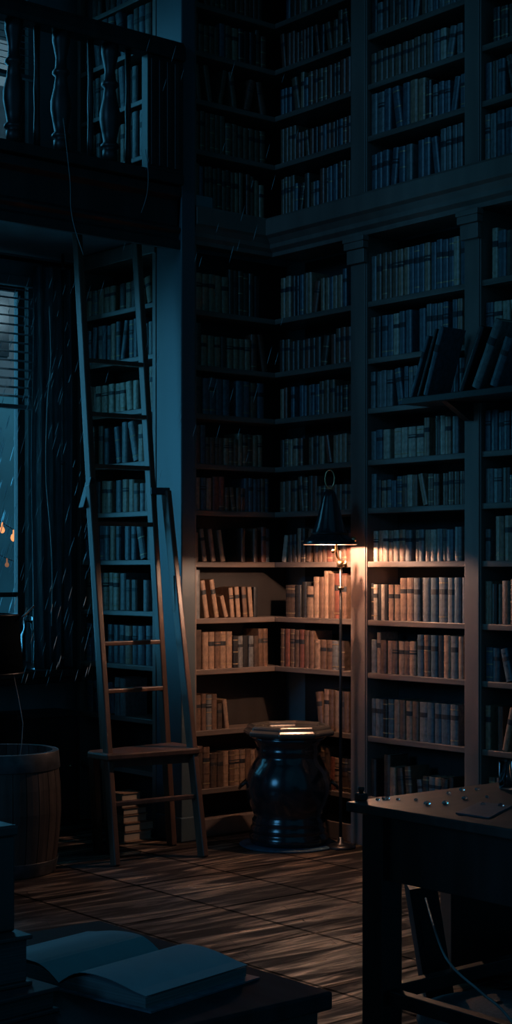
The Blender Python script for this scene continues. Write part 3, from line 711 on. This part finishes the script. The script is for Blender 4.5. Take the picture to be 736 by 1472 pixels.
# ------------------------------------------------------------------ urn
uc = on_z(415, 1214); uc.z = 0
MB().lathe(uc, [(.275, 0), (.28, .006), (.27, .012), (.1, .013)], 56).build('round_mat', MATB, label='round blue mat under the black urn', cat='mat')
un = thing('urn', uc+Vector((0, 0, .0135)), 'big glossy black urn with an eight-sided rim in the bookcase corner', 'urn')
zb = .0135
prof = [(.19, 0), (.215, .004), (.222, .02), (.222, .05), (.21, .06), (.212, .065), (.216, .09), (.205, .105), (.207, .11), (.208, .135), (.196, .15), (.205, .18), (.232, .24), (.244, .30), (.242, .35), (.226, .41), (.198, .455), (.182, .48), (.178, .50), (.183, .51), (.183, .53), (.178, .54), (.19, .57), (.212, .60)]
MB().lathe(uc, [(r, z+zb) for r, z in prof], 56).build('body', URN, un)
rp = [(.212, .60), (.24, .607), (.252, .615), (.252, .632), (.235, .645), (.232, .655), (.222, .668), (.205, .668), (.19, .655), (.183, .64), (.05, .638)]
MB().lathe(uc, [(r/ .96, z+zb) for r, z in rp], 8, rot=R(22.5-39.7+10), sm=False).build('rim', URNR, un, bevel=.006)
for a in (-.693, 2.449):
    d = Vector((math.cos(a), math.sin(a), 0)); s = Vector((-d.y, d.x, 0))
    p = uc+Vector((0, 0, .30+zb)); pts = [p+d*.235+s*.045+Vector((0, 0, .05)), p+d*.272+s*.03+Vector((0, 0, .02)), p+d*.278+Vector((0, 0, .005)), p+d*.272-s*.03+Vector((0, 0, .02)), p+d*.235-s*.045+Vector((0, 0, .05))]
    MB().tube(pts, .009, 8).build('handle', URN, un)

# ------------------------------------------------------------------ reading lamp
P = Vector((5.945, 6.415, 0)); Hd = at(474, 782, 8.66)
lp = thing('floor_lamp', P, 'lit floor lamp with black bell shade before the bookcase corner', 'lamp')
MB().lathe(P, [(.085, 0), (.085, .010), (.06, .02), (.02, .03), (.013, .06)], 32).build('base', IRON, lp)
zt = 1.66
MB().lathe(P, [(.009, .03), (.009, .9), (.0075, .91), (.0075, zt)], 14).build('pole', IRON, lp)
MB().lathe(P+Vector((0, 0, 1.44)), [(.01, 0), (.019, .004), (.019, .016), (.012, .02)], 16).build('collar', BRASS, lp)
kn = MB(); kn.lathe(P+Vector((0, 0, 1.565)), [(.01, 0), (.02, .008), (.022, .02), (.02, .034), (.01, .04)], 18)
kn.tube([P+Vector((0, 0, 1.585)), P+Vector((0, 0, 1.585))-FW*.02+RT*.035], .007, 8)
kn.tube([P+Vector((0, 0, 1.585))+RT*.03+Vector((0, 0, -.02)), P+Vector((0, 0, 1.585))+RT*.03+Vector((0, 0, .02))], .009, 10)
kn.build('joint', BRASS, lp)
zr = Hd.z
am = MB(); sk = Hd+Vector((0, 0, .12))
am.tube([P+Vector((0, 0, 1.60)), P+Vector((0, 0, 1.61))-RT*.02+Vector((0, 0, .02)), Hd+RT*.035+Vector((0, 0, -.03)), Hd+RT*.04+Vector((0, 0, .09)), sk], .006, 10)
am.lathe(Hd+RT*.02+Vector((0, 0, -.052)), [(.004, 0), (.010, .004), (.011, .016), (.006, .022)], 16)
am.build('arm', BRASS, lp)
so = [(.150, 0), (.147, .012), (.141, .022), (.112, .038), (.104, .05), (.086, .09), (.068, .15), (.053, .21), (.042, .255), (.032, .285), (.018, .30), (.006, .305)]
shm = MB(); c = Hd
shm.lathe(c, so, 48, cap=False)
shade = shm.build('shade', ENAM, lp, label='black bell-shaped shade')
MB().lathe(c, [(r-.003, z) for r, z in so[:-2]], 48, cap=False).build('shade_lining', SHIN, shade)
MB().lathe(c, [(.147, -.004), (.153, -.002), (.153, .004), (.147, .004), (.147, -.004)], 48, cap=False).build('rim', IRON, shade)
MB().lathe(c, [(.10, .054), (.106, .052), (.106, .06), (.10, .062), (.10, .054)], 48, cap=False).build('band', IRON, shade)
ring = MB(); rc0 = c+Vector((0, 0, .36))
ring.tube([rc0+RT*.026*math.cos(2*PI*k/24)+Vector((0, 0, .05*math.sin(2*PI*k/24))) for k in range(24)], .004, 8, closed=True)
ring.build('finial_ring', BRASS, shade)
bulbm = glow('warm_bulb', (1, .62, .34), 6)
MB().lathe(c+Vector((0, 0, .04)), [(.004, 0), (.018, .004), (.027, .02), (.028, .034), (.02, .055), (.013, .075)], 20).build('bulb', bulbm, lp)
MB().lathe(c+Vector((0, 0, .11)), [(.014, 0), (.018, .005), (.018, .06), (.012, .07)], 16).build('socket', BRASS, lp)
MB().lathe(at(508, 776, 8.62), [(.004, -.018), (.014, -.012), (.017, 0), (.014, .012), (.005, .018)], 16).build('thumb_screw', BRASS, lp)
li = bpy.data.lights.new('lamp_light', 'POINT'); li.energy = 34; li.color = (1, .60, .41); li.shadow_soft_size = .014
lo = bpy.data.objects.new('lamp_light', li); COL.objects.link(lo); lo.location = c+Vector((0, 0, .022))

# ------------------------------------------------------------------ writing desk, right foreground
DX0, DY1, DZ = 3.555, 3.81, .78
dk = thing('writing_desk', (4.1, 3.0, 0), 'dark wooden writing desk cut by the right edge of the photo', 'desk')
MB().box(DX0, 4.75, 2.1, DY1, DZ-.032, DZ).build('tabletop', DESK, dk, bevel=.004)
MB().box(DX0+.05, 4.70, DY1-.09, DY1-.06, DZ-.25, DZ-.032).build('apron', DARK, dk, bevel=.003)
MB().box(DX0+.06, DX0+.09, 2.15, DY1-.06, DZ-.25, DZ-.032).build('apron', DARK, dk, bevel=.003)
for x, y in ((DX0+.035, DY1-.135), (DX0+.035, 2.15), (4.62, DY1-.135), (4.62, 2.15)):
    MB().box(x, x+.095, y, y+.095, 0, DZ-.032).build('leg', DARK, dk, bevel=.005)
MB().box(DX0+.06, DX0+.10, 2.24, DY1-.135, .12, .17).build('stretcher', DARK, dk, bevel=.004)
MB().box(DX0+.13, 4.62, DY1-.11, DY1-.07, .12, .17).build('stretcher', DARK, dk, bevel=.004)
def on_desk(u, v): return on_z(u, v, DZ)
grn = random.Random(3)
for i, (u, v) in enumerate([(543, 1138), (557, 1144), (552, 1149), (572, 1150), (598, 1151), (614, 1157), (640, 1156), (645, 1142), (668, 1149), (686, 1136), (694, 1158), (664, 1137), (700, 1147), (720, 1160)]):
    p = on_desk(u, min(max(v, 1156-(u-500)*.125), 1150+(u-500)*.15)); r = grn.uniform(.005, .010)
    where = 'nearest the left corner of' if i == 0 else None
    m = MB(); sx = grn.uniform(1, 1.8)
    m.lathe((0, 0, 0), [(r*.4, 0), (r*.9, r*.25), (r, r*.6), (r*.7, r*1.1), (r*.2, r*1.3)], 7, sm=False)
    m.v = [Vector((q.x*sx, q.y, q.z))+Vector((p.x, p.y, DZ+.0003)) for q in m.v]
    m.build('glass_bead', GLASS, label='small clear glass bead scattered on the dark desk top', cat='bead', group='glass beads on the desk')
pc = [on_desk(655, 1170), on_desk(703, 1177), on_desk(736, 1160), on_desk(690, 1154)]
m = MB(); m.prism([(q.x, q.y) for q in pc], (0, 0, DZ+.0005), (1, 0, 0), (0, 1, 0), (0, 0, .004)); m.build('notebook', LEATH['slate'], label='thin dark slate notebook lying on the desk among glass beads', cat='notebook')
p = on_desk(731, 1134)
gm = MB(); gm.lathe((p.x, p.y, DZ+.0005), [(.032, 0), (.034, .004), (.036, .10), (.033, .10), (.031, .008), (.01, .006)], 28)
gm.build('drinking_glass', GLASS, label='clear drinking glass on the desk at the right edge', cat='glass')
p = on_desk(512, 1150.5)
ik = thing('ink_bottle', (p.x+.012, p.y-.012, DZ), 'tiny black ink bottle on the left corner of the desk', 'bottle')
q = Vector((p.x+.012, p.y-.012, DZ+.0003))
MB().box(q.x-.016, q.x+.016, q.y-.016, q.y+.016, DZ+.0003, DZ+.026).build('body', ENAM, ik, bevel=.004)
MB().lathe(q+Vector((0, 0, .026)), [(.008, 0), (.008, .006), (.011, .008), (.011, .018), (.004, .02)], 14).build('cap', BLK, ik)
# under the desk
m = MB(); a, b = on_z(622, 1455), None
fo = Vector((4.05, 3.52, 0))
def folio(p, w, h, t, ang, name, label, mm):
    me = MB(); me.box(-t/2, t/2, 0, w, 0, h)
    o = me.build(name, mm, matrix=Matrix.Translation(p) @ Matrix.Rotation(ang[0], 4, 'Z') @ Matrix.Rotation(ang[1], 4, 'Y'), bevel=.004)
    tag(o, label, 'folder'); return o
bp0 = on_z(634, 1442)
m = MB(); m.box(-.05, .05, 0, .26, 0, .41); m.box(-.03, .03, -.003, 0, .2, .3, 1); m.lathe((0, -.002, .06), [(.012, -.004), (.016, 0), (.012, .004)], 14, 1)
tag(m.build('binder', [BLK, DARK], matrix=Matrix.Translation(bp0+Vector((0, 0, .0086)))@Matrix.Rotation(-.693, 4, 'Z')@Matrix.Rotation(R(-9), 4, 'Y'), bevel=.004), 'black box binder leaning to the left on the floor beyond the desk', 'binder')
kc = bp0+RT*.37+FW*.53
ck = thing('crate', kc, 'black lidded wooden crate on the floor beyond the desk, right of the binder', 'crate')
def rotbox(mb, x0, x1, y0, y1, z0, z1):
    q = [kc+RT*a+FW*b for a, b in ((x0, y0), (x1, y0), (x1, y1), (x0, y1))]
    mb.add([p+Vector((0, 0, z)) for z in (z0, z1) for p in q], [(0, 3, 2, 1), (4, 5, 6, 7), (0, 1, 5, 4), (1, 2, 6, 5), (2, 3, 7, 6), (3, 0, 4, 7)])
    return mb
cbm = MB(); rotbox(cbm, -.29, .29, -.17, .17, .001, .44)
for x in (-.29, .25): rotbox(cbm, x, x+.04, -.18, -.17, .001, .44)
cbm.build('body', DARK, ck, bevel=.004)
rotbox(MB(), -.30, .30, -.19, .18, .442, .475).build('lid', DARK, ck, bevel=.004)
cable('cable', [on_z(612, 1470, .02)+Vector((-.0, 0, .42)), at(640, 1375, 4.75), at(690, 1425, 4.6), at(720, 1450, 4.5), at(752, 1490, 4.45)], .004, 'thin pale cable drooping under the desk', m=CB)
hs = on_z(715, 1488); 
hp = thing('hassock', hs, 'low round grey cushion on the floor under the desk', 'cushion')
MB().lathe(hs, [(.2, 0), (.255, .02), (.27, .05), (.255, .08), (.2, .098), (.08, .108), (.01, .108)], 40).build('cushion', mat('grey_cloth', (.16, .17, .175), .85, scale=(90, 90, 90), bump=.2), hp)
MB().lathe(hs+Vector((0, 0, .107)), [(.012, 0), (.016, .004), (.008, .008)], 14).build('button', BLK, hp)

# ------------------------------------------------------------------ reading table, left foreground
TX1, TY0, TY1, TZ = 2.01, 2.19, 2.98, .75
tb = thing('reading_table', (1.5, 2.6, 0), 'dark low table in the left foreground carrying an open book', 'table')
MB().box(.9, TX1, TY0, TY1, TZ-.035, TZ).build('tabletop', mat('blackened_tabletop', (.014, .016, .018), .75, var=.3, scale=(22, 3, 8), bump=.05, spec=.12), tb, bevel=.005)
ap = MB().box(.95, TX1-.02, TY0+.02, TY0+.045, TZ-.17, TZ-.035).build('apron', DARK, tb, bevel=.003)
MB().box(TX1-.045, TX1-.02, TY0+.045, TY1-.03, TZ-.17, TZ-.035).build('apron', DARK, tb, bevel=.003)
for x, y in ((TX1-.10, TY0+.03), (TX1-.10, TY1-.10), (.93, TY0+.03), (.93, TY1-.10)):
    MB().box(x, x+.07, y, y+.07, 0, TZ-.035).build('leg', DARK, tb, bevel=.005)
# open book: spine from S0 to S1
S0, S1 = Vector((1.615, 2.535, TZ)), Vector((1.905, 2.592, TZ))
ob = thing('open_book', (S0+S1)/2, 'large open book lying on the dark table', 'book')
ax = (S1-S0).normalized(); L = (S1-S0).length
nr = Vector((ax.y, -ax.x, 0))                                  # towards the camera
def pages(side, wd, peak, thick):
    n = 16; top = []; bot = []
    for i in range(n+1):
        f = i/n; x = wd*f
        z = .010+thick*(math.sin(min(1, f*3.2)*PI/2))*(1-.45*f) + peak*math.sin(PI*min(1, f*1.15))*.5
        top.append((x*side, max(z, .006))); bot.append((x*side*1.0, .004))
    return top, bot
def sweep(poly_top, poly_bot, y0, y1, name, mats, par):
    m = MB(); poly = poly_top+poly_bot[::-1]; n = len(poly); k = len(poly_top)
    vs = [S0+nr*a+ax*y0+Vector((0, 0, b)) for a, b in poly]+[S0+nr*a+ax*y1+Vector((0, 0, b)) for a, b in poly]
    for i in range(n):
        j = (i+1) % n; mi = 0 if i < k-1 else 1
        m.add([vs[i], vs[j], vs[n+j], vs[n+i]], [(0, 1, 2, 3)], mi, i < k-1)
    for i in range(k-1):
        for o in (0, n):
            m.add([vs[o+i], vs[o+i+1], vs[o+n-2-i], vs[o+n-1-i]], [(0, 1, 2, 3)], 1)
    return m.build(name, mats, par)
tR, bR = pages(1, .225, .012, .022); tL, bL = pages(-1, .215, .010, .022)
sweep(tR, bR, .004, L-.004, 'page_block', [PAGEB, EDGEB], ob)
sweep(tL, bL, .004, L-.004, 'page_block', [PAGEB, EDGEB], ob)
# a loose leaf arching on each side and the cover boards
for side, tt in ((1, tR), (-1, tL)):
    lf = [(a*1.01, b+.003+.008*math.sin(PI*abs(a)/.235)) for a, b in tt]; lb = [(a, b-.0012) for a, b in lf]
    sweep(lf, lb, .002, L-.002, 'leaf', [PAGEB, EDGEB], ob)
cvm = MB()
for side in (1, -1):
    vs = [S0+nr*(a*side)+ax*y+Vector((0, 0, z)) for z in (.0005, .004) for a, y in ((0, -.008), (.25, -.008), (.25, L+.008), (0, L+.008))]
    cvm.add(vs, [(0, 1, 2, 3), (4, 5, 6, 7), (0, 1, 5, 4), (1, 2, 6, 5), (2, 3, 7, 6), (3, 0, 4, 7)])
cvm.build('cover', LEATH['slate'], ob)
# stack at the far left: two heavy volumes and an upright box
def volume(cx, cy, z, wx, wy, h, ang, name, label, mm=BLK):
    m = MB(); c = .008
    m.box(-wx/2, wx/2, -wy/2, wy/2, 0, c); m.box(-wx/2, wx/2, -wy/2, wy/2, h-c, h)
    m.box(-wx/2, -wx/2+.008, -wy/2, wy/2, c, h-c); m.box(-wx/2+.008, wx/2-.008, -wy/2+.008, wy/2-.008, c, h-c, 1)
    o = m.build(name, [mm, DEDG], matrix=Matrix.Translation((cx, cy, z)) @ Matrix.Rotation(ang, 4, 'Z'), bevel=.002)
    return tag(o, label, 'book', 'heavy books stacked at the left edge')
DEDG = mat('dark_page_edges', (.03, .034, .035), .8, var=.4, scale=(3, 3, 500))
q = at(-64, 1440, 2.80); volume(q.x, q.y, TZ+.0005, .30, .22, .046, R(6), 'book', 'lower black book of the two stacked at the left table edge')
q = at(-78, 1440, 2.83); volume(q.x, q.y, TZ+.047, .25, .19, .092, R(0), 'book', 'thick upper black book stacked at the left edge under the box', DARK)
zc = TZ+.139
cc = at(-54, 1440, 2.86); cc.z = zc
cx_ = thing('wooden_box', cc, 'tall black box standing on the book pile at left edge', 'box')
MB().box(cc.x-.075, cc.x+.075, cc.y-.06, cc.y+.06, zc+.0005, zc+.175).build('body', DARK, cx_, bevel=.004)
MB().box(cc.x-.08, cc.x+.08, cc.y-.065, cc.y+.065, zc+.175, zc+.195).build('lid', DARK, cx_, bevel=.004)

# ------------------------------------------------------------------ light
w = bpy.data.worlds.new('night'); S.world = w; w.use_nodes = True
n, l = w.node_tree.nodes, w.node_tree.links
bg = n['Background']; tc = n.new('ShaderNodeTexCoord'); nz = n.new('ShaderNodeTexNoise'); nz.inputs['Scale'].default_value = 3; nz.inputs['Detail'].default_value = 4
rp = n.new('ShaderNodeValToRGB'); e = rp.color_ramp.elements
e[0].position = .35; e[0].color = (.0035, .028, .052, 1); e[1].position = .7; e[1].color = (.007, .05, .085, 1)
l.new(tc.outputs['Generated'], nz.inputs['Vector']); l.new(nz.outputs[0], rp.inputs[0]); l.new(rp.outputs[0], bg.inputs[0])
bg.inputs[1].default_value = 1.3
def sun(name, d, e, col, ang):
    s = bpy.data.lights.new(name, 'SUN'); s.energy = e; s.color = col; s.angle = R(ang)
    o = bpy.data.objects.new(name, s); COL.objects.link(o); o.location = (3, 5, 8)
    o.rotation_euler = Vector(d).to_track_quat('-Z', 'Y').to_euler(); return o
sun('moon', (.93, .16, -.27), .30, (.12, .50, 1), 14)
# dusk light falling in through the alcove windows
def win_light(name, z0, z1, e):
    a = bpy.data.lights.new(name, 'AREA'); a.shape = 'RECTANGLE'; a.size = 1.1; a.size_y = z1-z0; a.energy = e; a.color = (.12, .60, 1)
    o = bpy.data.objects.new(name, a); COL.objects.link(o); o.location = ((WX0+WX1)/2-.1, 8.62, (z0+z1)/2)
    o.rotation_euler = Vector((.45, -1, -.12)).to_track_quat('-Z', 'Y').to_euler()
win_light('window_light', WZ0, WZ1, 27); win_light('gallery_window_light', UZ0, UZ1, 11)
